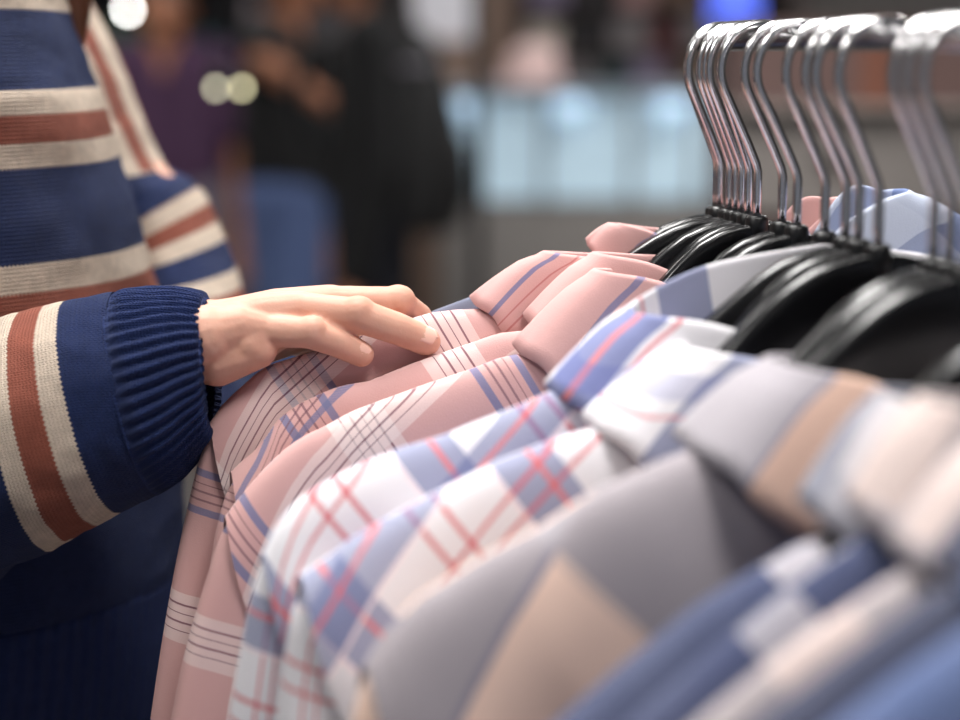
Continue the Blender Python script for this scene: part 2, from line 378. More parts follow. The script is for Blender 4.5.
# ------------------------------------------------------------------ shirts
def make_shirt(fr, ridge_px, outer_px, mat, label, T=.013, un=.085, fold=None, hem=None, seed=0, phi=25, off=(0,0), rr=.04, folds=.0052, front_px=None, wn=.02, arm_len=.2, collar_rise=.012, leaf=(.05,.055), group='button-up shirts hanging in a row', arch_dip=.011, hanger_label=None, swivel=0, seam_in=.06, pt_drop=.075, Tb=None, collar_mat=None, coff=(.055,.012), anchor=None, rise=-.006, steep=1.0, rfold=None, rhem=None, sleeve_off=0.0, sleeve_x=.052, vpl=None):
    rp = sorted([fr.uv(*p, w=0) for p in ridge_px])
    mono = [rp[0]]
    for p in rp[1:]:
        if p[0] > mono[-1][0] + .002: mono.append(p)
    ridge = mono; uT, vT = ridge[-1]
    outer = [fr.uv(*p, w=0) for p in outer_px]
    Vr = lambda u: interp(ridge, u)
    # the shoulder line over the hanger continues from the first fitted point up to the neck point
    root = empty('shirt', fr.pt(0, -.35), label, 'shirt', group)
    vhem = -.72; uA = uT - seam_in
    rnd = lambda x: math.sqrt(max(0, 1-(1-min(max(x, 0), 1))**2))
    Tb = Tb or T*1.5
    ca, sa = math.cos(R(phi)), math.sin(R(phi))
    if anchor:
        au, av = fr.uv(anchor[0], anchor[1], w=T*.7); ax = un; st = 40
        for i_ in range(st):
            ua, ub = un+(au-un)*i_/st, un+(au-un)*(i_+1)/st; ax += math.hypot(ub-ua, Vr(ub)-Vr(ua))
        ay = max(0, Vr(au)-av); off = (anchor[2]-(ax*ca+ay*sa), anchor[3]-(-ax*sa+ay*ca))
    def fb(x, y, s): return noise.fractal(Vector((x, y, s*3.7+seed*11.3)), 1.0, 2.0, 3)
    def bodyw(u, d, v, f, a, E):
        w = (T + (Tb-T)*sm(d/.25))*rnd(d/(rr))
        side = rnd((E-u)/.022); open_ = 1-sm((d-.13)/.07)
        w *= lerp(side, 1, open_)
        k = min(d/.05, 1)
        w += folds*k*(fb(u*14+d*5, v*5, f+2)*1.0 + .6*math.sin(u*75+3*fb(u*3, v*3, 5)+seed)*sm(d/.12))*min(1, .35+side)
        w += .0013*sm((a-.93)/.06)*open_*min(d/.02,1)
        return max(w, .0004 if d > 0 else 0)
    n, m = 46, 44; V = []; UV = []; Fc = []
    for side in (1, -1):
        for f in (1, -1):
            b0 = len(V); arc = 0; pu = None
            for i in range(n+1):
                a = i/n; ut = a*uT
                if ut < un:
                    dip = (.085 if f > 0 else .008)*(1-(ut/un)**2)
                    vt = Vr(un) - dip
                else: vt = Vr(ut)
                if pu: arc += math.hypot(ut-pu[0], (vt-pu[1]) if ut >= un else 0)
                pu = (ut, vt)
                for j in range(m+1):
                    q = j/m; d = (q**2.3)*(vt-vhem)
                    E = lerp(uT, uA, sm(d/arm_len)) - .02*sm((d-arm_len)/.4)
                    u = a*E; v = vt - d
                    dd = d if ut >= un*.98 else d + .02
                    w = bodyw(u, dd, v, f, a, E)
                    V.append(fr.pt(side*u, v, f*w))
                    x, y = arc, d + (0 if f > 0 else .05)
                    UV.append((x*ca + y*sa + off[0], -x*sa + y*ca + off[1]))
            for i in range(n):
                for j in range(m):
                    A = b0+i*(m+1)+j; q = (A, A+1, A+m+2, A+m+1)
                    Fc.append(q if side*f > 0 else q[::-1])
    me = mesh_from('body', V, Fc, UV, weld=.00005)
    link('body', me, mat, root)
    # sleeves
    for side in (1, -1):
        rows = 34; ring = 36; V = []; UV = []; Fc = []
        o2 = [(uT-.010, Vr(uT-.010)-.003)] + [p for p in outer if p[1] < vT-.004]
        last = o2[-1]; vc = min(-.50, last[1]-.05)
        o2.append((last[0]+.004, vc))
        o2 = chaikin(o2, 1)
        tot = [0]
        for a, b in zip(o2, o2[1:]): tot.append(tot[-1] + math.hypot(b[0]-a[0], b[1]-a[1]))
        I0 = (uA+.003, vT-arm_len*.93); I1 = (last[0]-.125, vc)
        L0 = math.hypot(uT-I0[0], vT-I0[1])
        for r in range(rows+1):
            t = r/rows; s_ = t*tot[-1]
            kk = max(i for i in range(len(tot)) if tot[i] <= s_+1e-9); kk = min(kk, len(tot)-2)
            ff = (s_-tot[kk])/max(tot[kk+1]-tot[kk], 1e-9)
            O = (lerp(o2[kk][0], o2[kk+1][0], ff), lerp(o2[kk][1], o2[kk+1][1], ff))
            I = (lerp(I0[0], I1[0], t), lerp(I0[1], I1[1], t))
            Tk = lerp(T*.95, T*1.25, sm(t*3)); bl = sm(t*6)
            wid = math.hypot(O[0]-I[0], O[1]-I[1])
            for j in range(ring):
                a = 2*math.pi*j/ring; c = math.cos(a); sg = math.sin(a)
                x = (1-c)/2
                x = x
                w0 = T*rnd(x*L0/rr)*(1 if x < .6 else rnd((1-x)/.4))
                w1 = Tk*(max(0, 1-abs(2*x-1)**2.6))**(1/2.6)
                w = lerp(w0-.0012, w1, bl)
                u = lerp(O[0], I[0], x); v = lerp(O[1], I[1], x)
                w += folds*.8*fb(x*4, s_*9, 7+(sg > 0))*min(1, x*(1-x)*10)*sm(t*8)
                w = max(w, 0)
                V.append(fr.pt(side*u, v, math.copysign(w, sg)))
                UV.append((x*wid*1.1 + sleeve_x + (0 if sg >= 0 else .3), (vT-v) - .30*(uT-u) + sleeve_off))
        for r in range(rows):
            for j in range(ring):
                j2 = (j+1) % ring; q = (r*ring+j, r*ring+j2, (r+1)*ring+j2, (r+1)*ring+j)
                Fc.append(q if side < 0 else q[::-1])
        link('sleeve', mesh_from('sleeve', V, Fc, UV), mat, root)
    # collar: stand, rolled top and folded leaf, open at the front
    if fold:
        Fu, Fv = fr.uv(*fold); Hu, Hv = fr.uv(*hem)
        if vpl: Fu, Fv, Hu, Hv = vpl
        cw = wn
        Fu0, Fv0, Hu0, Hv0 = Fu, Fv, Hu, Hv
        def mkpath(Fu, Fv, Hu, Hv): return [ # fold (u,v,w), hem (u,v,w), stand foot (u,v,w)
            ((0, Fv0+rise, -cw), (0, Fv0+rise-.040, -cw-.012), (0, Fv0+rise-.04, -cw*.8)),
            ((Fu*.55, Fv+rise*.7, -cw*.98), (Fu*.75, Fv+rise*.7-.043, -cw-.010), (Fu*.5, Fv+rise*.7-.037, -cw*.8)),
            ((Fu*.9, Fv+rise*.2, -cw*.72), (lerp(Fu, Hu, .85), lerp(Fv, Hv, .9), -cw*.8), (Fu*.84, Fv-.03, -cw*.5)),
            ((Fu, Fv, 0), (Hu, Hv, 0), (Fu*.92, Fv-.032, 0)),
            ((Fu*.93, Fv-.001, cw*.7), (lerp(Fu, Hu, .8), Hv-.006, cw*.9), (Fu*.84, Fv-.033, cw*.55)),
            ((Fu*.66, Fv-.006, cw*1.05), (lerp(Fu, Hu, .45), Hv-.022, cw*1.25), (Fu*.58, Fv-.04, cw*.85)),
            ((Fu*.34, Fv-.020, cw*1.2), (Fu*.62, Hv-pt_drop*.75, cw*1.45), (Fu*.3, Fv-.055, cw*1.0)),
            ((Fu*.12, Fv-.042, cw*1.3), (Fu*.50, Hv-pt_drop, cw*1.55), (Fu*.12, Fv-.075, cw*1.1)),
        ]
        for side in (1, -1):
            path = mkpath(Fu0, Fv0, Hu0, Hv0)
            if side < 0 and rfold:
                a_, b_ = fr.uv(*rfold); c_, d_ = fr.uv(*rhem); path = mkpath(-a_, b_, -c_, d_)
            nn = 44; V = []; UV = []; Fc = []; cols = 15
            fl = catmull([Vector(p[0]) for p in path], nn); hl = catmull([Vector(p[1]) for p in path], nn); sl = catmull([Vector(p[2]) for p in path], nn)
            s_ = 0
            for i in range(nn+1):
                if i: s_ += (fl[i]-fl[i-1]).length
                f_, h_, b_ = fl[i], hl[i], sl[i]
                out = (h_-f_); up = Vector((0,1,0))
                ctrl = [b_, b_.lerp(f_, .6), f_ - up*.0035 - out.normalized()*.0012, f_, f_ + out*.10 + up*.0005, f_ + out*.35 + up*.0035, f_ + out*.7 + up*.0025, h_]
                ln = catmull(ctrl, cols-1)
                acc = 0
                for j, p in enumerate(ln):
                    if j: acc += (ln[j]-ln[j-1]).length
                    V.append(fr.pt(side*p.x, p.y, p.z)); UV.append((s_*1.0+coff[0], acc + coff[1]))
            for i in range(nn):
                for j in range(cols-1):
                    A = i*cols+j; q = (A, A+1, A+cols+1, A+cols); Fc.append(q if side > 0 else q[::-1])
            o = link('collar', mesh_from('collar', V, Fc, UV), collar_mat or mat, root)
            md = o.modifiers.new('thickness', 'SOLIDIFY'); md.thickness = .0016; md.offset = 0
    # hanger
    arch = [(0,0),(.018,-.0015),(.04,-.009),(.075,-.037)]
    for u in (.11, .14, .17, .20, .23):
        if u < uT - .05:
            vv = (Vr(u) if u >= ridge[0][0] else interp(ridge, u)) - arch_dip
            arch.append((u, min(vv, arch[-1][1]-.003)))
    tu = min(.23, uT-.05)
    make_hanger(fr, arch, tu, hanger_label or 'black hanger', swivel, T*.5, steep)
    return root
SHIRTS = []
def S(*a, **k): SHIRTS.append(make_shirt(*a, **k))
hl = lambda s: 'black wire-hooked hanger ' + s
# far shirts, mostly hidden
S(Frame(716, 14), [(560,262),(500,287),(470,297),(440,308),(400,325),(330,372),(275,405),(250,430)], [(240,460),(225,520),(215,640),(205,790)], M['slate'],
  'dusty grey-blue shirt barely showing beyond the collar of the farthest pink shirt', T=.007, wn=.005, seed=1, fold=(632,236), hem=(592,262), folds=.002, hanger_label=hl('at the very far end of the row'), swivel=20)
S(Frame(719, 14), [(560,276),(500,312),(470,320),(430,330),(370,360),(300,392),(255,424),(232,450)], [(222,470),(208,510),(195,560),(190,640),(180,800)], M['pink'],
  'pale pink shirt at the far end, only its collar tip showing past the hangers', T=.007, wn=.005, seed=2, fold=(618,224), hem=(588,246), collar_mat=M['pink_collar'], folds=.002, off=(.05,.02), hanger_label=hl('second from the far end, beside the pale pink collar tips'), swivel=16)
S(Frame(729, 14), [(520,306),(473,309),(452,310),(430,313),(409,319),(370,333),(320,349),(264,367),(247,382),(228,399),(217,411),(210,423)],
  [(205,440),(196,470),(180,540),(165,620),(150,720),(140,800)], M['pink'],
  'pink plaid shirt under the resting hand, its shoulder seam nearest the knit cuff', T=.013, wn=.010, coff=(.018,.012), steep=.78, seed=3, fold=(543,252), hem=(474,304), anchor=(300,375,.185,.108), collar_mat=M['pink_collar'], sleeve_off=-.003, hanger_label=hl('third from the far end, over the pink shirt under the hand'), swivel=20)
S(Frame(741, 15), [(560,328),(520,331),(499,333),(471,343),(445,352),(411,364),(370,381),(340,386),(320,394),(297,405),(279,418),(260,446),(245,459),(236,465),(231,472)],
  [(229,485),(224,500),(215,530),(205,600),(195,700),(185,800)], M['pink'],
  'pink plaid shirt between two other pink ones, its seam corner just below the hand', T=.013, wn=.014, seed=4, fold=(593,253), hem=(528,322), anchor=(300,408,.185,.035), collar_mat=M['pink_collar'], coff=(.2,.012), steep=1.12, sleeve_off=.02, hanger_label=hl('fourth from the far end, over the middle pink shirt'), swivel=14)
S(Frame(757, 15.5), [(560,348),(518,354),(499,358),(471,369),(426,384),(377,402),(350,412),(324,427),(305,435),(284,450),(266,467),(251,484),(237,501),(225,517)],
  [(221,530),(206,580),(187,640),(170,720),(158,800)], M['pink'],
  'pink plaid shirt directly behind the white plaid ones, in front of the other pinks', T=.014, wn=.016, coff=(.042,.012), steep=1.38, seed=5, fold=(594,270), hem=(518,352), anchor=(365,432,.108,.108), collar_mat=M['pink_lined'], rfold=(848,198), rhem=(900,232), sleeve_off=.040, hanger_label=hl('over the pink shirt beside the white plaid ones'), swivel=4)
S(Frame(782, 15.5), [(600,385),(520,420),(475,438),(445,450),(400,465),(355,482),(325,500),(304,512),(290,530),(280,545)],
  [(272,570),(266,590),(260,626),(246,700),(232,800)], M['bluegrey'],
  'pale blue patterned shirt whose raised far collar shows behind the hooks', T=.012, wn=.014, steep=1.7, seed=21, fold=(640,318), hem=(590,392), rfold=(905,190), rhem=(985,238), hanger_label=hl('over the pale blue patterned shirt'), swivel=2)
S(Frame(846, 16), [(585,376),(520,405),(475,422),(445,435),(400,448),(355,466),(325,482),(304,495),(283,515),(269,538),(262,556)],
  [(258,570),(252,590),(246,626),(232,700),(218,800)], M['white'],
  'white shirt with blue and red plaid directly in front of the pink shirts', T=.017, wn=.02, seed=6, fold=(632,312), hem=(552,392), rise=.027, collar_mat=M['white_collar'], off=(.02,.01), sleeve_off=.0, phi=28, hanger_label=hl('over the white plaid shirt beside the pink ones'), swivel=0)
S(Frame(879, 16.5), [(640,418),(592,428),(560,437),(500,460),(440,490),(400,511),(358,534),(325,559),(300,576)],
  [(294,600),(288,640),(280,690),(270,790)], M['white'],
  'white shirt with blue and red plaid half covered by the grey and tan one', T=.020, wn=.024, seed=8, fold=(680,346), hem=(592,428), collar_mat=M['white_collar'], coff=(-.02,.03), off=(.06,.05), sleeve_off=.03, phi=28, rr=.05, hanger_label=hl('over the white plaid shirt beside the grey one'), swivel=3)
S(Frame(0, 17, Y=.80), [(730,440),(687,451),(640,470),(592,493),(540,528),(492,551),(455,575),(420,597),(385,635),(365,668)],
  [(358,690),(350,740),(340,800)], M['grey'],
  'grey shirt with large tan checks and a broad grey and tan collar', T=.024, wn=.030, seed=9, fold=(775,362), hem=(688,449), anchor=(545,560,.0,.0), collar_mat=M['grey_collar'], coff=(0,0), phi=33, rr=.06, folds=.006, hanger_label=hl('over the grey and tan shirt at the near end of the hooks'), swivel=-3)
S(Frame(0, 16, Y=.71), [(850,530),(800,545),(740,580),(700,605),(620,670),(560,722),(500,775)], [(490,800),(480,850),(470,900)], M['navy'],
  'navy and grey checked shirt next in front of the grey and tan one', T=.022, wn=.026, seed=10, fold=(884,396), hem=(816,518), collar_mat=M['grey_white'], coff=(.03,.02), anchor=(775,562,.0,.1), phi=30, rr=.055, hanger_label=hl('over the navy and grey checked shirt'))
S(Frame(0, 16, Y=.675), [(930,510),(880,525),(800,580),(700,662),(640,715),(570,780)], [(560,800),(550,850),(545,900)], M['navy2'],
  'dark blue checked shirt with a pale patterned collar, between navy and beige shirts', T=.018, wn=.022, seed=11, fold=(925,400), hem=(862,520), off=(.03,.0), phi=30, rr=.05, hanger_label=hl('over the dark blue shirt with pale collar'), collar_mat=M['beige'])
S(Frame(0, 16, Y=.64), [(950,545),(900,575),(800,640),(720,705),(640,775)], [(632,800),(622,850),(615,900)], M['beige'],
  'beige checked shirt showing as a pale strip between two dark blue shirts', T=.016, wn=.02, seed=12, fold=(985,440), hem=(905,560), off=(.02,.1), phi=30, rr=.05, hanger_label=hl('over the beige checked shirt'))
S(Frame(0, 16, Y=.605), [(990,560),(940,590),(850,655),(760,722),(690,790)], [(680,830),(670,900)], M['dark'],
  'dark navy shirt between the beige strip and the denim blue one', T=.018, wn=.02, seed=13, fold=(1030,470), hem=(950,580), phi=30, rr=.05, hanger_label=hl('over the dark navy shirt'))
S(Frame(0, 16, Y=.57), [(1040,590),(980,625),(900,680),(820,745),(750,810)], [(740,860),(730,920)], M['denim'],
  'denim blue shirt closest to the camera at the end of the row', T=.022, wn=.022, seed=14, fold=(1090,500), hem=(985,615), phi=30, rr=.05, off=(.09,.02), hanger_label=hl('over the denim blue shirt closest to the camera'))
# hangers whose shirts stay hidden
for px, al, lab, sw, stp in ((735,14.3,'wedged behind the hangers of the pink shirts',18,1.6),(748,15,'hooked among those of the pink shirts, its wire turned',22,1.7),
                        (797,15,'second in front of the pink shirts',-4,1.5),(825,15,'just behind the first white plaid shirt',3,1.35),(859,15,'between the two white plaid shirts',-5,1.3),
                        (935,16,'with its hook almost touching the next one at the right',6,1.3),(951,16,'with its broad black face bare, nearest hook in view',2,1.0)):
    fr = Frame(px, al)
    make_hanger(fr, [(0,0),(.018,-.0015),(.04,-.009),(.075,-.037),(.095,-.066),(.12,-.105)], .118, hl(lab), sw, steep=stp)
# ------------------------------------------------------------------ the person at the rack
def ring_tube(name, rings, mat, parent, n=64, per=14, disp=None, cap0=False, cap1=False, thick=0, uvx=None, power=2.0):
    """rings: (centre, half axis a, half axis b, pattern coordinate)"""
    m = len(rings)-1; N = m*per
    C = catmull([Vector(r[0]) for r in rings], N); A = catmull([Vector(r[1]) for r in rings], N); B = catmull([Vector(r[2]) for r in rings], N)
    Tt = catmull([Vector((r[3],0,0)) for r in rings], N)
    V = []; UV = []; Fc = []
    for i in range(N+1):
        acc = 0; prev = None
        for j in range(n+1):
            a = 2*math.pi*j/n; c, s_ = math.cos(a), math.sin(a)
            c2 = math.copysign(abs(c)**(2/power), c); s2 = math.copysign(abs(s_)**(2/power), s_)
            off = A[i]*c2 + B[i]*s2
            p = C[i] + off
            if disp: p = p + off.normalized()*disp(a, Tt[i].x, i/N, p)
            if prev is not None: acc += (p-prev).length
            prev = p
            V.append(p); UV.append((acc, Tt[i].x))
    for i in range(N):
        for j in range(n):
            q = i*(n+1)+j; Fc.append((q, q+1, q+n+2, q+n+1))
    if cap0: Fc.append(tuple(range(n))[::-1])
    if cap1: Fc.append(tuple(N*(n+1)+j for j in range(n)))
    me = fixn(mesh_from(name, V, Fc, UV, weld=.00001))
    o = link(name, me, mat, parent)
    if thick:
        md = o.modifiers.new('thickness', 'SOLIDIFY'); md.thickness = thick; md.offset = -1
    return o
def px_ring(top, bot, Y, depth, t, tilt=0.0, Yb=None):
    """ring seen edge-on: top and bottom silhouette points in the picture, depth = half size towards the camera"""
    a = P(*top, Y); b = P(*bot, Yb or Y)
    return ((a+b)/2, (a-b)/2, Vector((tilt*depth, -depth, 0)), t)
person = empty('person', (-.36, 1.25, 0), 'person in navy, cream and rust striped sweater resting a hand on pink shirts', 'person')
HY = 1.02
# near arm
def fn(p, s, seed): return noise.fractal(Vector((p.x*s, p.y*s, p.z*s+seed)), 1.0, 2.0, 3)
arm = [((-.372, 1.150, 1.385), (.035,0,.02), (0,-.030,.02), .68),
       ((-.380, 1.105, 1.355), (.062,0,.03), (0,-.060,.02), .63),
       ((-.395, 1.075, 1.255), (.072,0,.012), (0,-.070,0), .53),
       ((-.405, 1.062, 1.150), (.070,0,.045), (0,-.071,0), .42),
       px_ring((-85,338),(-85,612), 1.05, .068, .295),
       px_ring((-35,330),(22,562), 1.045, .064, .237),
       px_ring((5,319),(60,546), 1.04, .062, .205),
       px_ring((58,303),(117,515), 1.035, .058, .165),
       px_ring((112,295),(164,492), 1.03, .052, .135)]
t_sl = lambda a, t, k, p: .0030*fn(p, 14, 1) + .0012*fn(p, 60, 2)
# cuff with knitted ribs
cuff_r = [px_ring((108,296),(160,494), 1.031, .0515, .138),
          px_ring((122,291),(172,486), 1.03, .051, .128),
          px_ring((150,289),(190,470), 1.028, .048, .108),
          px_ring((178,289),(204,450), 1.026, .044, .090),
          px_ring((198,292),(214,436), 1.024, .040, .077),
          px_ring((204,295),(217,428), 1.023, .0375, .072)]
def t_cuff(a, t, k, p):
    nr = 46; f = math.sin(a*nr/1.0 + .9*fn(p, 9, 3))
    amp = .0014*sm(k*4)*(1-.55*sm((k-.9)/.1))
    return amp*(math.copysign(abs(f)**.8, f)) + .0016*fn(p, 30, 5)
# torso
ys = [(-60,40),(-20,52),(13,62),(42,74),(80,91),(102,103),(156,119),(200,134),(262,146),(320,156),(400,170),(480,180),(545,182),(565,180),(650,172),(720,165),(790,158)]
TY = 1.235
torso = []
for (y, x) in ys:
    p = P(x, y, TY); half = .155
    c = Vector((p.x-half, TY, p.z))
    torso.append((c, Vector((half,0,0)), Vector((0,-.175,0)), CAMZ+.6-p.z))
# shoulders close towards the neck
c0, a0_, b0_, t0_ = torso[0]
top = [(c0+Vector((-.03,0,.055)), Vector((.075,0,0)), Vector((0,-.085,0)), t0_-.055), (c0+Vector((-.02,0,.035)), Vector((.105,0,0)), Vector((0,-.15,0)), t0_-.04)]
def t_torso(a, t, k, p): return .006*fn(p, 7, 8) + .0015*fn(p, 50, 4)
zs = P(0, 87, 1.15).z                 # a cream band starts here
T0 = CAMZ+.6-zs
def shift(rs, off): return [(r[0], r[1], r[2], r[3]+off) for r in rs]
off_t = -T0 % .097
k0 = round((T0+off_t)/.097)
gb = [(c+.097*(k0+j), w_, col, a) for j in (-2,-1,0,1,2) for c, w_, col, a in grp]
KT = knit('striped_knit_body', gb, 2.0, NAVY)
sweater = ring_tube('sweater', shift(top+torso[:14], off_t), KT, person, n=120, per=8, disp=t_torso, thick=.004)
def t_hem(a, t, k, p):
    f = math.sin(a*92); return -.0005 + .0009*f + .006*fn(p, 7, 8)
o = ring_tube('hem_band', [torso[13]] + torso[14:], M['knit_cuff'], person, n=560, per=6, disp=t_hem, thick=.003)
o.parent = sweater; o.matrix_parent_inverse = Matrix.Translation(person.location).inverted()
def sub(o): o.parent = sweater; o.matrix_parent_inverse = Matrix.Identity(4); o.matrix_world = Matrix.Identity(4); return o
bpy.context.view_layer.update()
def under(o, par):
    o.parent = par; o.matrix_parent_inverse = par.matrix_world.inverted(); return o
under(o, sweater)
under(ring_tube('sleeve', shift(arm, -.160), M['knit_sleeve'], person, n=96, per=12, disp=t_sl, cap0=True), sweater)
under(ring_tube('cuff', cuff_r, M['knit_cuff'], person, n=460, per=10, disp=t_cuff, thick=.004), sweater)
# far arm: the sleeve hangs from the far shoulder and folds back at the elbow
def across(l, r, Y, dep, t): return px_ring(l, r, Y, dep, t)
FY = 1.42
far = [across((10,-60),(62,-75), FY, .06, 0), across((30,0),(84,-5), FY, .065, .05), across((50,62),(116,57), FY, .07, .10), across((72,129),(141,120), FY, .07, .15), across((92,178),(164,166), FY, .07, .20), across((112,232),(195,182), FY, .068, .25), across((130,265),(219,234), FY-.02, .062, .30), across((150,300),(240,286), FY-.05, .056, .345), across((165,345),(250,338), FY-.08, .05, .39), across((175,380),(256,372), FY-.10, .046, .42), across((186,440),(262,436), FY-.125, .042, .475)]
fo = ring_tube('sleeve', far, M['knit_far'], person, n=80, per=12, disp=t_sl)
uvl = fo.data.uv_layers[0]
for lp in fo.data.loops:          # bands follow the sleeve length above the elbow, then turn into rings
    p = fo.data.vertices[lp.vertex_index].co
    t = uvl.data[lp.index].uv[1]; d = p - Vector((0,0,CAMZ))
    # distance inwards from the front silhouette of the upper sleeve
    yaxis = d.y; 
    k = 1.0 if t > .203 else 0.0
    ea = interp([(r[3], r[1].length) for r in far], t); eb = interp([(r[3], r[2].length) for r in far], t)
    half = math.pi/2*(3*(ea+eb)-math.sqrt((3*ea+eb)*(ea+3*eb)))
    inner = .002 + abs(half - uvl.data[lp.index].uv[0])*.95
    ringv = max((t-.257)*1.5, -.03)
    if t > .362: ringv = .085      # plain navy towards the far cuff
    uvl.data[lp.index].uv = (uvl.data[lp.index].uv[0], lerp(inner, ringv if ringv > 0 else ringv + .110, k))
under(fo, sweater)
# body: one surface; the arm and hand are finer
def Q(px, py, Y): return P(px, py, Y)
wr_t, wr_b = Q(205,300,1.025), Q(211,378,1.02)
wr = (wr_t+wr_b)/2
MC = {'index': Q(352,304,1.066), 'middle': Q(331,303,1.047), 'ring': Q(300,310,1.030), 'pinky': Q(264,330,1.016)}
FG = {
 'pinky': [MC['pinky'], Q(310,333,1.012), Q(337,343,1.016), Q(361,354,1.021)],
 'ring': [MC['ring'], Q(357,315,1.022), Q(398,329,1.024), Q(426,341,1.028)],
 'middle': [MC['middle'], Q(397,303,1.050), Q(418,318,1.064), Q(426,338,1.072)],
 'index': [MC['index'], Q(400,309,1.074), Q(418,326,1.084), Q(424,346,1.088)],
 'thumb': [Q(268,330,1.064), Q(305,338,1.078), Q(333,342,1.084), Q(356,346,1.086)],
}
FR = {'pinky': [.0090,.0086,.0079,.0073], 'ring': [.0100,.0096,.0090,.0083], 'middle': [.0098,.0093,.0086,.0078], 'index': [.0098,.0093,.0086,.0078], 'thumb': [.013,.0112,.0105,.0092]}
caps = []
w1, w2, w3 = wr + Vector((0,-.012,.003)), wr + Vector((0,.012,.003)), wr
el = Vector((-.375, 1.055, 1.10))
caps += [(w1, el, .0175, .034), (w2, el, .0175, .034), (w3 + Vector((0,0,-.006)), el, .017, .034)]
for f in ('index','middle','ring','pinky'):
    base = lerp(w1, w2, {'pinky':0.0,'ring':.35,'middle':.7,'index':1.0}[f])
    mid = lerp(base, MC[f], .55) + Vector((0,0,.003))
    caps += [(base, mid, .0165, .0125), (mid, MC[f], .0125, FR[f][0]*1.08)]
    # palm flesh below
    caps += [(wr + Vector((0,0,-.010)), MC[f] + Vector((-.006,.003,-.010)), .0145, .0095)]
    pts = FG[f]
    for a, b, r1, r2 in zip(pts, pts[1:], FR[f], FR[f][1:]): caps.append((a, b, r1, r2))
    caps.append((pts[1]+Vector((0,0,.0008)), pts[1]+Vector((.001,0,.0008)), FR[f][1]*1.05, FR[f][1]*1.05))
for f1, f2 in (('index','middle'),('middle','ring'),('ring','pinky')):   # webs
    a = lerp(MC[f1], FG[f1][1], .28); b = lerp(MC[f2], FG[f2][1], .28)
    caps.append((a+Vector((0,0,-.003)), b+Vector((0,0,-.003)), .0058, .0058))
    caps.append((MC[f1]+Vector((0,0,-.001)), MC[f2]+Vector((0,0,-.001)), .0085, .0080))
th = FG['thumb']; caps += [(wr+Vector((.01,.012,-.006)), th[0], .016, .014)] + [(a, b, r1, r2) for a, b, r1, r2 in zip(th, th[1:], FR['thumb'], FR['thumb'][1:])]
# heel of the hand on the little finger side
caps += [(wr + Vector((.006,-.008,-.010)), Q(258,350,1.014), .0150, .0105), (Q(250,344,1.014), MC['pinky'], .0125, .0095)]
hand = fuse('hand', caps, .0011, 6)
sh = Vector((-.385,1.09,1.345)); sh2 = Vector((-.40,1.40,1.345)); el2 = P(150,215,FY-.01); wr2 = P(226,455,FY-.13)
tc = Vector((torso[8][0].x, TY, 0))
def tz_(z): return Vector((tc.x, TY, z))
nk = Vector((c0.x-.03, TY, 1.43)); hd = Vector((c0.x-.005, TY, 1.58))
bc = [(tz_(.98)+Vector((.03,-.05,0)), tz_(1.28)+Vector((-.03,-.05,0)), .098, .088), (tz_(.98)+Vector((.03,.05,0)), tz_(1.28)+Vector((-.03,.05,0)), .098, .088),
      (sh+Vector((0,.05,.0)), sh2+Vector((0,-.05,0)), .05, .05), (tz_(1.28)+Vector((-.035,0,0)), nk, .075, .052), (nk, hd+Vector((-.01,0,-.04)), .052, .055),
      (hd, hd+Vector((.012,0,-.02)), .088, .078), (hd+Vector((.03,0,-.045)), hd+Vector((.055,0,-.085)), .058, .034), (hd+Vector((.085,0,-.012)), hd+Vector((.104,0,-.036)), .008, .012),
      (hd+Vector((.078,0,-.066)), hd+Vector((.082,0,-.066)), .018, .014), (hd+Vector((-.005,-.085,-.02)), hd+Vector((-.012,-.09,-.05)), .014, .010), (hd+Vector((-.005,.085,-.02)), hd+Vector((-.012,.09,-.05)), .014, .010),
      (sh, el, .045, .038), (sh2, el2, .045, .036), (el2, wr2, .034, .022), (wr2, wr2+Vector((.05,-.01,-.035)), .024, .026)]
for k in range(4):
    b = wr2+Vector((.075,-.03+.018*k,-.045)); bc += [(wr2+Vector((.01,-.01+.006*k,-.01)), b, .016, .010), (b, b+Vector((.045,0,-.03)), .0095, .0085), (b+Vector((.045,0,-.03)), b+Vector((.055,0,-.055)), .0085, .007)]
bc.append((wr2+Vector((.02,-.015,-.02)), wr2+Vector((.07,-.05,-.05)), .014, .010))
for s_ in (-1, 1):
    hp = tz_(.93)+Vector((.005, s_*.075, 0)); kn = tz_(.50)+Vector((-.01, s_*.095, 0)); an = tz_(.09)+Vector((-.04, s_*.10, 0))
    bc += [(tz_(.98)+Vector((.02,0,0)), hp, .09, .085), (hp, kn, .085, .055), (kn, an, .056, .036), (an, an+Vector((.02,0,-.05)), .036, .034), (an+Vector((-.02,0,-.055)), an+Vector((.15,s_*.02,-.06)), .034, .030)]
bodym = fuse('torso', bc, .0085, 5)
body = link('body', join_meshes('body', [bodym, hand]), M['skin'], person)
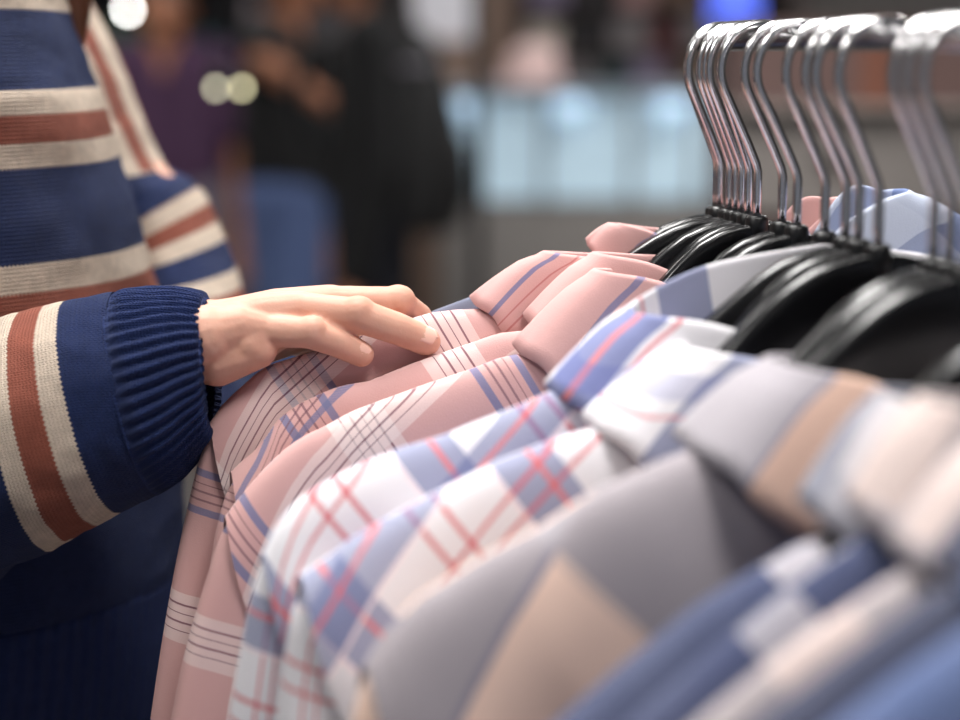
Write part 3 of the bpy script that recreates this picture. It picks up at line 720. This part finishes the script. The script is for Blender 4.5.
# finger nails
def nail(pts, r, nrm, wdt, ln):
    a, b = pts[-2], pts[-1]; t = (b-a).normalized(); n = (nrm - t*nrm.dot(t)).normalized(); s_ = t.cross(n)
    c = b + n*(r*.955) - t*(r*.42); V = []; Fc = []
    gx, gy = 8, 8
    for i in range(gx+1):
        x = i/gx*2-1
        for j in range(gy+1):
            y = j/gy*2-1
            hw = wdt*math.sqrt(max(0, 1-(max(abs(x)-.35, 0)/.65)**2.4)*.999+.001)
            V.append(c + t*(x*ln) + s_*(y*hw) + n*(-.0022*(y*hw/wdt)**2 - .0008*x*x + .0004))
    for i in range(gx):
        for j in range(gy): A = i*(gy+1)+j; Fc.append((A, A+1, A+gy+2, A+gy+1))
    o = under(link('fingernail', fixn(mesh_from('nail', V, Fc)), M['nail'], person), body)
    md = o.modifiers.new('t', 'SOLIDIFY'); md.thickness = .0007
    return o
bpy.context.view_layer.update()
upv = Vector((.22,-.75,.65))
nail(FG['pinky'], .0073, upv, .0050, .0062); nail(FG['ring'], .0083, upv, .0058, .0072); nail(FG['middle'], .0078, Vector((.8,-.2,.5)), .0056, .0070); nail(FG['index'], .0078, Vector((.8,0,.5)), .0056, .0070)
# trousers and hair
for s_ in (-1, 1): pass
legs = []
for s_ in (-1, 1):
    hp = tz_(1.0)+Vector((.02, s_*.06, 0)); kn = tz_(.50)+Vector((-.01, s_*.095, 0)); an = tz_(.08)+Vector((-.04, s_*.10, 0))
    legs += [(hp, tz_(.9)+Vector((.0,s_*.08,0)), .110, .108), (tz_(.9)+Vector((.0,s_*.08,0)), kn, .11, .078), (kn, an, .078, .062)]
M['trouser'] = simple('dark_trouser_cloth', (26,28,38), .8, var=.15, vs=40, bump=.2, bs=500)
link('trousers', fuse('trousers', legs, .008, 6), M['trouser'], person)
hs = [(hd+Vector((-.02,0,.015)), hd+Vector((-.035,0,-.02)), .100, .092), (hd+Vector((-.06,-.03,-.02)), nk+Vector((-.06,-.03,-.05)), .07, .04), (hd+Vector((-.06,.03,-.02)), nk+Vector((-.06,.03,-.05)), .07, .04)]
lock = [P(66,-70,1.30), P(70,-20,1.305), P(73,15,1.305), P(78,48,1.30)]
hs += [(hd+Vector((-.03,.07,-.03)), lock[0], .05, .03)] + [(a, b, r1, r2) for a, b, r1, r2 in zip(lock, lock[1:], (.020,.016,.013), (.016,.013,.006))]
link('hair', fuse('hair', hs, .005, 6), M['hair'], person)
# ------------------------------------------------------------------ the shop
def struct(o): o['kind'] = 'structure'; return o
M['floor'] = None
k = NT('floor_tiles'); k.set(Roughness=.35)
br = k.n('ShaderNodeTexBrick'); br.offset = 0; br.inputs['Scale'].default_value = 1; br.inputs['Brick Width'].default_value = .6; br.inputs['Row Height'].default_value = .6; br.inputs['Mortar Size'].default_value = .004
br.inputs['Color1'].default_value = lin((128,124,120)); br.inputs['Color2'].default_value = lin((122,118,115)); br.inputs['Mortar'].default_value = lin((80,78,76))
g = k.n('ShaderNodeTexCoord'); k.l(g.outputs['Object'], br.inputs['Vector']); k.l(br.outputs[0], k.b.inputs['Base Color']); M['floor'] = k.m
M['wall'] = simple('wall_paint', (116,112,110), .8, var=.05, vs=3)
M['wall_dark'] = simple('dark_wall_paint', (74,70,72), .8, var=.05, vs=3)
M['ceil'] = simple('ceiling_paint', (120,120,122), .9, var=.03, vs=3)
X0, X1, Y0, Y1, ZC = -4.2, 4.6, -2.5, 8.2, 3.0
struct(box('floor', (X0,Y0,-.1), (X1,Y1,0), M['floor'])); struct(box('ceiling', (X0,Y0,ZC), (X1,Y1,ZC+.1), M['ceil']))
struct(box('wall_back', (X0,Y1,0), (X1,Y1+.1,ZC), M['wall'])); struct(box('wall_left', (X0-.1,Y0,0), (X0,Y1,ZC), M['wall'])); struct(box('wall_right', (X1,Y0,0), (X1+.1,Y1,ZC), M['wall']))
struct(box('baseboard_back', (X0,Y1-.015,0), (X1,Y1,.1), M['wall_dark']))
def px_box(name, x0, y0, x1, y1, Y, depth, mat, parent=None, bevel=.004, zmin=None):
    a = P(x0, y0, Y); b = P(x1, y1, Y)
    lo = [min(a.x,b.x), Y, min(a.z,b.z)]; hi = [max(a.x,b.x), Y+depth, max(a.z,b.z)]
    if zmin is not None: lo[2] = zmin
    return box(name, lo, hi, mat, parent, bevel)
M['frame_white'] = simple('white_metal', (220,220,222), .4, var=.02)
M['black_metal'] = simple('dark_metal', (30,30,33), .4, metal=.6, var=.05)
M['lamp'] = emit('light_diffuser', (255,250,244), 9)
def ceiling_light(x, y, sx, sy, e, lab):
    r = empty('ceiling_light', (x, y, ZC), lab, 'ceiling light', 'ceiling light panels')
    box('frame', (x-sx/2-.03, y-sy/2-.03, ZC-.05), (x+sx/2+.03, y+sy/2+.03, ZC), M['frame_white'], r, .004)
    box('diffuser', (x-sx/2, y-sy/2, ZC-.056), (x+sx/2, y+sy/2, ZC-.051), M['lamp'], r)
    ld = bpy.data.lights.new('ceiling_lamp', 'AREA'); ld.shape = 'RECTANGLE'; ld.size = sx; ld.size_y = sy; ld.energy = e; ld.color = (1,.985,.97)
    lo = bpy.data.objects.new('ceiling_lamp', ld); COL.objects.link(lo); lo.location = (x, y, ZC-.07); lo.parent = r; lo.matrix_parent_inverse = Matrix.Translation(r.location).inverted()
    return r
ceiling_light(-.25, 1.75, .6, 1.2, 68, 'long ceiling light panel above the shirt rack and the sweater')
ceiling_light(.5, .25, .6, .6, 25, 'square ceiling light panel above the near end of the rack')  # unseen panel, placed here to front-light the near shirts
ceiling_light(-1.1, .2, .6, .6, 20, 'square ceiling light panel left of the camera')  # unseen panel, serves as fill on faces turned to the camera
ceiling_light(1.6, 5.0, 1.2, .6, 55, 'long ceiling light panel over the lit counter')
ceiling_light(-1.6, 5.2, 1.2, .6, 14, 'long ceiling light panel over the shoppers')
# lit counter
M['counter_grey'] = simple('grey_laminate', (138,134,131), .6, var=.04)
M['counter_top'] = simple('pale_counter_top', (150,160,170), .3, var=.03)
M['lit'] = emit('lit_pale_blue_panel', (176,200,214), .50)
M['bulb_cool'] = emit('cool_bulb', (190,220,245), .95)  # glow colour for the lamp reflections on the counter front
CY = 6.0
c = empty('display_counter', P(600,200,CY) - Vector((0,-.3,P(600,200,CY).z)), 'grey shop counter with a row of lit pale blue front panels', 'counter')
px_box('base', 440, 203, 800, 420, CY+.02, .6, M['counter_grey'], c, zmin=0)
px_box('top', 436, 88, 804, 94, CY-.03, .68, M['counter_top'], c)
px_box('back', 440, 94, 800, 203, CY+.5, .1, M['counter_grey'], c)
for x0, x1 in ((444,541),(547,630),(634,692),(698,796)): px_box('lit_panel', x0, 97, x1, 200, CY+.02, .04, M['lit'], c)
for x in (442.5,544,632,695,798): px_box('mullion', x-2, 94, x+2, 203, CY, .06, M['counter_grey'], c)
for x in (462,570,672):
    p = P(x, 108, CY-.01); b = tube('spot_bulb', [p+Vector((0,0,.03)), p+Vector((0,0,.01)), p-Vector((0,0,.03))], [.03,.055,.04], M['bulb_cool'], c, 12)  # glowing shapes stand in for lamp reflections on the panels
# shelf wall behind the counter
M['shelf'] = simple('dark_brown_board', (74,62,60), .6, var=.1, vs=6)
sh_ = empty('wall_shelf', P(640,60,7.3), 'dark brown wall shelf packed with boxes behind the lit counter', 'shelf')
px_box('back_panel', 520, -160, 800, 110, 7.7, .03, M['shelf'], sh_)
for y in (-120,-40,8,52,96): px_box('board', 520, y-2, 800, y+2, 7.3, .4, M['shelf'], sh_)
for x in (520, 800): px_box('side_panel', x-3, -160, x+3, 110, 7.3, .43, M['shelf'], sh_)
cols = {'black':(34,32,36),'grey':(120,114,116),'teal':(40,62,66),'lavender':(136,124,150),'tan':(150,128,106),'dark red':(96,40,44),'cream':(196,186,176),'brown':(98,74,62),'dusty pink':(170,132,130)}
for nme, c_ in cols.items(): M['box_'+nme] = simple(nme.replace(' ','_')+'_carton', c_, .7, var=.06)
def carton(col, x0, y0, x1, y1, Y, lab, dep=.2):
    a = P((x0+x1)/2, y1, Y); r = empty('storage_box', (a.x, Y+dep/2, a.z), lab, 'box', 'boxes on the wall shelf')
    px_box('carton', x0, y0, x1, y1, Y, dep, M['box_'+col], r, .006)
    px_box('lid', x0-1, y0-2, x1+1, y0+(y1-y0)*.22, Y-.006, dep+.012, M['box_'+col], r, .006)
for a in (('black',566,24,606,50,7.35,'black box in the middle row of the wall shelf'),('grey',612,18,648,50,7.35,'grey box in the middle row of the wall shelf'),
          ('dark red',652,28,676,50,7.35,'dark red box in the middle row of the wall shelf'),('grey',684,16,714,50,7.35,'grey box in the middle row beside the tan one'),('cream',528,26,560,50,7.35,'cream box in the middle row of the wall shelf'),
          ('grey',562,66,596,94,7.35,'grey box in the lowest row of the wall shelf, near the pink hat'),('teal',602,62,628,94,7.35,'dark teal box in the lowest row of the wall shelf'),('lavender',634,58,664,94,7.35,'lavender box in the lowest row of the wall shelf'),
          ('brown',668,66,690,94,7.35,'brown box in the lowest row of the wall shelf'),('tan',694,60,720,94,7.35,'tan box in the lowest row of the wall shelf'),
          ('lavender',530,-24,566,6,7.35,'lavender box in the top row in view'),('black',572,-30,616,6,7.35,'black box in the top row in view'),('dusty pink',622,-20,652,6,7.35,'dusty pink box in the top row in view'),('brown',660,-28,700,6,7.35,'brown box in the top row in view')):
    carton(*a)
# screen with blue glow
CT = P(600,88,CY-.03).z
s_ = empty('monitor', Vector((P(735,40,6.4).x, 6.4, CT)), 'blue glowing screen high behind the rack hooks', 'screen')
px_box('bezel', 708, -30, 762, 30, 6.4, .05, M['black_metal'], s_); px_box('screen', 711, -27, 759, 24, 6.385, .014, emit('blue_screen', (84,108,230), .8), s_)
q_ = P(735,30,6.43); tube('stand', [q_, Vector((q_.x, q_.y, CT+.01))], .02, M['black_metal'], s_); box('foot', (q_.x-.1, 6.35, CT), (q_.x+.1, 6.5, CT+.012), M['black_metal'], s_, .003)
# beige pillar, hat, bag
M['beige_paint'] = simple('beige_paint', (150,126,112), .8, var=.04, vs=4)
struct(px_box('pillar', 428, -400, 518, 300, 7.4, .4, M['beige_paint'], zmin=0))
hat = empty('sun_hat', P(530,92,6.3), 'pale pink sun hat set on the counter', 'hat')
M['hat'] = simple('pale_pink_straw', (226,196,192), .8, var=.06, vs=60)
hp_ = P(530,90,6.3)
hp_.z = P(0,88,CY).z + .006
ring_tube('brim', [(hp_, Vector((.12,0,0)), Vector((0,.11,0)), 0), (hp_+Vector((0,0,.012)), Vector((.115,0,0)), Vector((0,.105,0)), .01), (hp_+Vector((0,0,.02)), Vector((.09,0,0)), Vector((0,.085,0)), .02)], M['hat'], hat, n=40, per=3, cap0=True)
ring_tube('crown', [(hp_+Vector((0,0,.018)), Vector((.092,0,0)), Vector((0,.088,0)), 0), (hp_+Vector((.01,0,.08)), Vector((.086,0,0)), Vector((0,.08,0)), .1), (hp_+Vector((.015,0,.125)), Vector((.06,0,0)), Vector((0,.055,0)), .2), (hp_+Vector((.016,0,.135)), Vector((.01,0,0)), Vector((0,.01,0)), .22)], M['hat'], hat, n=40, per=5, cap1=True)
sg = empty('paper_bag', P(438,40,6.2), 'white paper bag with an orange edge standing above the backpack', 'bag')
M['bag_white'] = simple('white_paper', (224,224,232), .7, var=.02); M['bag_orange'] = simple('orange_paper', (196,92,60), .7, var=.05)
fp = empty('display_plinth', P(430,60,6.55)*1, 'narrow taupe display plinth behind the backpack', 'plinth')
fp.location.z = 0
px_box('column', 412, 46, 472, 400, 6.55, .25, M['beige_paint'], fp, zmin=0); px_box('slab', 402, 41, 478, 46, 6.52, .31, M['beige_paint'], fp)
px_box('bag_body', 412, -30, 472, 41, 6.56, .2, M['bag_white'], sg); px_box('side_gusset', 404, -28, 412.5, 41, 6.58, .16, M['bag_orange'], sg)
for q in (6.57, 6.75): tube('handle', [P(430,-30,q), P(432,-50,q), P(452,-50,q), P(454,-30,q)], .004, M['bag_white'], sg, 8)
rs = empty('sale_sign', P(368,6,6.9), 'dark red board hung above the shoppers', 'sign')
px_box('board', 338, -40, 398, 9, 6.9, .03, simple('red_board', (140,22,28), .5, var=.04), rs)
for x in (348, 388): tube('hanging_wire', [P(x,-40,6.915), Vector((P(x,-40,6.915).x, 6.915, ZC))], .003, M['black_metal'], rs, 6)
# thin dark stand in front of the counter
st = empty('sign_stand', Vector((P(478,200,4.2).x, 4.2, 0)), 'thin dark upright pole in front of the lit counter', 'stand')
pp = P(478,200,4.2).x
tube('pole', [Vector((pp,4.2,.02)), Vector((pp,4.2,1.2)), Vector((pp,4.2,2.1))], .013, M['black_metal'], st, 12)
ring_tube('base', [(Vector((pp,4.2,0)), Vector((.16,0,0)), Vector((0,.16,0)), 0), (Vector((pp,4.2,.015)), Vector((.155,0,0)), Vector((0,.155,0)), .02), (Vector((pp,4.2,.025)), Vector((.03,0,0)), Vector((0,.03,0)), .1)], M['black_metal'], st, n=36, per=3, cap0=True, cap1=True)
tube('joint_collar', [P(478,70,4.2), P(478,92,4.2)], .019, M['black_metal'], st, 14)
box('sign_plate', (pp-.15,4.185,1.85), (pp+.15,4.199,2.1), M['frame_white'], st, .003)
# wooden cabinet behind the hooks
M['wood'] = simple('brown_veneer', (104,82,78), .5, var=.12, vs=8); M['rustwood'] = simple('rust_veneer', (122,78,62), .5, var=.1); M['ledge'] = simple('pale_ledge', (168,160,154), .5, var=.03); M['drawer'] = simple('grey_drawer', (132,126,122), .5, var=.03)
cb = empty('display_cabinet', Vector((.75, 3.4, 0)), 'brown and grey store cabinet standing behind the rack hooks', 'cabinet')
px_box('upper_panel', 742, 22, 1100, 106, 3.22, .4, M['wood'], cb); px_box('rust_strip', 862, 24, 892, 106, 3.212, .01, M['rustwood'], cb)
px_box('ledge', 738, 106, 1104, 112, 3.14, .5, M['ledge'], cb)
for x0, x1 in ((742,918),(922,1100)):
    d = px_box('drawer', x0, 113, x1, 215, 3.18, .02, M['drawer'], cb); bpy.context.view_layer.update()
    under(tube('drawer_handle', [P((x0+x1)/2-16,160,3.165), P((x0+x1)/2+16,160,3.165)], .006, M['black_metal'], None, 8), d)
px_box('carcass', 742, 112, 1100, 400, 3.2, .42, M['wood'], cb, zmin=0)
# low grey partition and dark shelving at the far left
M['partition'] = simple('grey_mauve_partition', (112,106,116), .8, var=.05, vs=5)
pt = px_box('partition', 60, 165, 330, 420, 7.2, .08, M['partition'], zmin=0); tag(pt, 'low grey partition far behind the shoppers', 'partition')
M['dk'] = simple('charcoal_shelving', (48,46,52), .7, var=.1, vs=5)
ds = empty('tall_shelf', Vector((P(190,100,7.5).x, 7.5, 0)), 'tall charcoal shelf unit at the far left of the shop', 'shelf')
px_box('back_panel', 40, -200, 420, 400, 7.85, .03, M['dk'], ds, zmin=0)
for y in (-120,-30,58,118): px_box('board', 40, y-2, 420, y+3, 7.45, .4, M['dk'], ds)
for x in (40,230,420): px_box('upright', x-3, -200, x+3, 400, 7.45, .4, M['dk'], ds, zmin=0)
def bin_(c, x0, y0, x1, y1, lab, Y=7.42):
    m = simple('folded_stack_'+lab.split()[0], c, .8, var=.08, vs=30)
    o = px_box('storage_bin', x0, y0, x1, y1, Y, .3, m, None, .02); tag(o, lab, 'bin', 'bins on the tall shelf'); return o
bin_((54,112,120), 196, 34, 222, 56, 'teal bin on the tall shelf beside the twin lights')
bin_((74,98,84), 100, 20, 146, 56, 'mossy green bin on the tall shelf under the bright lamp')
bin_((150,140,146), 244, -4, 290, 56, 'pale grey bin on the tall shelf, above the brown arm')
bin_((92,88,92), 300, 10, 360, 56, 'mid grey bin on the tall shelf left of the backpack')
bin_((176,168,140), 206, 100, 236, 116, 'cream bin on the tall shelf below the twin lights')
def bulb(px, py, Y, r, c, e, lab, drop):
    p = P(px, py, Y); o = empty('lamp', p, lab, 'lamp', None)
    m = emit('bulb_'+lab.split()[0], c, e)
    ring_tube('bulb', [(p+Vector((0,0,r*math.sin(R(a)))), Vector((max(r*math.cos(R(a)), .001),0,0)), Vector((0,max(r*math.cos(R(a)), .001),0)), a*.001) for a in (-90,-60,-30,0,30,60,90)], m, o, n=20, per=2)
    tube('socket', [p+Vector((0,0,r*.9)), p+Vector((0,0,r*.9+.03))], .012, M['black_metal'], o, 10)
    tube('cord', [p+Vector((0,0,r*.9+.03)), Vector((p.x,p.y,ZC))], .003, M['black_metal'], o, 6)
bulb(128, 10, 5.2, .008, (255,255,250), 44, 'bright white pendant lamp near the top of the tall shelf', 0)
bulb(216, 88, 3.05, .006, (226,222,190), 7.5, 'warm small pendant lamp, left one of a close pair', 0)
bulb(242, 88, 3.05, .006, (236,228,184), 8.5, 'yellowish small pendant lamp, right one of a close pair', 0)
bulb(140, 92, 7.3, .014, (220,225,215), 8, 'dim pale pendant lamp behind the far sleeve', 0)
# shoppers
def shopper(px, Y, rz, top, leg, lab, arm_pose='down', H=1.7, hairc='hair', long_hair=False, name='person', sleeves=False):
    X = P(px, 100, Y).x; k = H/1.7
    r = empty(name, (0,0,0), lab, 'person')
    V3 = lambda x, y, z: Vector((x*k, y*k, z*k))
    hd = V3(.01,0,1.57); caps = [(V3(-.01,-.06,.98), V3(-.02,-.07,1.32), .10, .09), (V3(-.01,.06,.98), V3(-.02,.07,1.32), .10, .09), (V3(-.02,0,1.36), V3(0,0,1.5), .07, .05), (V3(-.02,-.16,1.38), V3(-.02,.16,1.38), .05, .05),
        (hd, hd+V3(.012,0,-.02), .088*k, .078*k), (hd+V3(.03,0,-.045), hd+V3(.055,0,-.085), .058*k, .034*k), (hd+V3(.085,0,-.012), hd+V3(.104,0,-.036), .008, .012), (hd+V3(0,-.085,-.02), hd+V3(-.01,-.09,-.05), .014, .01), (hd+V3(0,.085,-.02), hd+V3(-.01,.09,-.05), .014, .01)]
    tops = [(V3(-.01,-.065,1.0), V3(-.02,-.085,1.34), .118, .098), (V3(-.01,.065,1.0), V3(-.02,.085,1.34), .118, .098), (V3(-.02,-.17,1.385), V3(-.02,.17,1.385), .062, .062)]
    legs_ = []; 
    for s_ in (-1, 1):
        hp, kn, an = V3(-.01, s_*.085, .92), V3(.0, s_*.09, .5), V3(-.03, s_*.095, .09)
        caps += [(hp, kn, .088, .055), (kn, an, .054, .035), (an, an+V3(.15, s_*.02, -.05), .036, .03)]
        legs_ += [(V3(-.01, s_*.06, 1.0), hp, .112, .108), (hp, kn, .104, .076), (kn, an, .076, .066)]
        sh_p = V3(-.02, s_*.19, 1.37)
        if arm_pose == 'reach' and s_ == -1: el_, wr_ = V3(-.02,-.25,1.22) if False else V3(.0,-.27,1.33), V3(.19,-.24,1.205)
        elif arm_pose == 'front': el_, wr_ = V3(-.02, s_*.235, 1.12), V3(.2, s_*.14, 1.12)
        else: el_, wr_ = V3(-.04, s_*.24, 1.07), V3(.02, s_*.25, .79)
        caps += [(sh_p, el_, .05, .042), (el_, wr_, .042, .027)]
        d = (wr_-el_).normalized(); caps += [(wr_, wr_+d*.06, .028, .033)]
        sd = Vector((0,1,0)) if abs(d.y) < .8 else Vector((1,0,0)); sd = (sd - d*sd.dot(d)).normalized()
        for q in range(4):
            b_ = wr_+d*.07+sd*(.027-.018*q); caps += [(b_, b_+d*.04, .0105, .0095), (b_+d*.04, b_+d*.055+Vector((.012,0,-.022)), .0095, .008)]
        caps += [(wr_+d*.02+sd*.02, wr_+d*.07+sd*.045, .013, .010)]
        tops += [(sh_p, sh_p.lerp(el_, .75), .066, .06)] + ([(sh_p, el_, .062, .055), (el_, wr_, .055, .042)] if sleeves else [])
    rot = Matrix.Translation((X, Y, 0)) @ Matrix.Rotation(rz, 4, 'Z')
    for nm, cc, vx, mt in (('body', caps, .010, M['skin_tan']), ('top', tops, .012, top), ('trousers', legs_, .012, leg)):
        me = fuse(nm, cc, vx, 4); me.transform(rot); link(nm, me, mt, r)
    hs_ = [(hd+V3(-.02,0,.02), hd+V3(-.04,0,-.02), .098*k, .09*k)]
    if long_hair: hs_ += [(hd+V3(-.06,s2*.04,-.02), V3(-.09,s2*.05,1.32), .06, .04) for s2 in (-1,1)]
    me = fuse('hair', hs_, .012, 4); me.transform(rot); link('hair', me, M[hairc], r)
    r.location = (X, Y, 0)
    for ch in r.children: ch.matrix_parent_inverse = Matrix.Translation((X, Y, 0)).inverted()
    return r, rot
M['skin_tan'] = simple('tan_skin', (168,112,84), .5, var=.05)
M['hair_dark'] = simple('dark_hair', (34,28,28), .5, var=.2)
blk = simple('black_tee', (12,12,15), .9, var=.1); jean = simple('blue_denim', (84,102,146), .85, var=.15, vs=25); navy_t = simple('dark_navy_cloth', (14,16,28), .9, var=.1); purple = simple('purple_cloth', (66,38,68), .85, var=.08); greyp = simple('grey_cloth', (112,104,118), .85, var=.08)
shopper(287, 5.6, R(-12), blk, jean, 'person in a black tee and blue jeans with a bare arm stretched forward', 'reach', hairc='hair_dark')
shopper(368, 4.9, R(178), blk, navy_t, 'person in black top and dark navy trousers wearing a black backpack', 'down', hairc='hair_dark', long_hair=True, sleeves=True)
shopper(166, 6.2, R(-90), purple, greyp, 'person in a purple top standing far behind the sweater sleeve', 'down', hairc='hair_dark', H=1.62)
bp = empty('backpack', P(424,130,4.9), 'large black backpack worn by the person in dark navy', 'backpack')
M['pack'] = simple('black_nylon', (11,11,14), .6, var=.12, vs=40, bump=.2, bs=120)
pc = P(420,130,4.9)
ring_tube('pack_body', [(pc+Vector((-.005,0,-.26)), Vector((.05,0,0)), Vector((0,.10,0)), 0), (pc+Vector((.0,0,-.24)), Vector((.105,0,0)), Vector((0,.15,0)), .02), (pc+Vector((.005,0,-.10)), Vector((.115,0,0)), Vector((0,.165,0)), .1), (pc+Vector((-.005,0,.10)), Vector((.088,0,0)), Vector((0,.155,0)), .3), (pc+Vector((-.02,0,.22)), Vector((.065,0,0)), Vector((0,.13,0)), .45), (pc+Vector((-.03,0,.265)), Vector((.02,0,0)), Vector((0,.06,0)), .5)], M['pack'], bp, n=48, per=6, cap0=True, cap1=True, power=2.8)
ring_tube('front_pocket', [(pc+Vector((.075,0,-.20)), Vector((.03,0,0)), Vector((0,.09,0)), 0), (pc+Vector((.085,0,-.17)), Vector((.048,0,0)), Vector((0,.12,0)), .04), (pc+Vector((.08,0,-.04)), Vector((.045,0,0)), Vector((0,.12,0)), .2), (pc+Vector((.07,0,.0)), Vector((.02,0,0)), Vector((0,.09,0)), .25)], M['pack'], bp, n=40, per=5, cap0=True, cap1=True, power=2.8)
M['webbing'] = simple('grey_webbing', (128,122,134), .6, var=.1)
for y_ in (-.085, .085):
    tube('shoulder_strap', [pc+Vector((-.03,y_,.23)), pc+Vector((-.12,y_,.245)), pc+Vector((-.29,y_,.20)), pc+Vector((-.33,y_,.05)), pc+Vector((-.24,y_*1.6,-.14)), pc+Vector((-.07,y_*1.5,-.2))], .014, M['pack'], bp, 10)
tube('reflective_strip', [pc+Vector((-.07,-.135,.165)), pc+Vector((-.02,-.1565,.165)), pc+Vector((.03,-.1495,.165))], .0075, M['webbing'], bp, 10)
tube('grab_loop', [pc+Vector((-.05,-.03,.25)), pc+Vector((-.05,-.02,.29)), pc+Vector((-.05,.02,.29)), pc+Vector((-.05,.03,.25))], .008, M['pack'], bp, 8)
# ------------------------------------------------------------------ light and output
w = bpy.data.worlds.new('world'); SC.world = w; w.use_nodes = True
bgn = w.node_tree.nodes['Background']; bgn.inputs[0].default_value = (.80,.86,1,1); bgn.inputs[1].default_value = .22
SC.view_settings.view_transform = 'Standard'; SC.view_settings.look = 'None'; SC.view_settings.gamma = 1; SC.view_settings.use_curve_mapping = False
SC.view_settings.exposure = -0.14
SC.cycles.use_denoising = True
SC.cycles.max_bounces = 8; SC.cycles.sample_clamp_indirect = 6
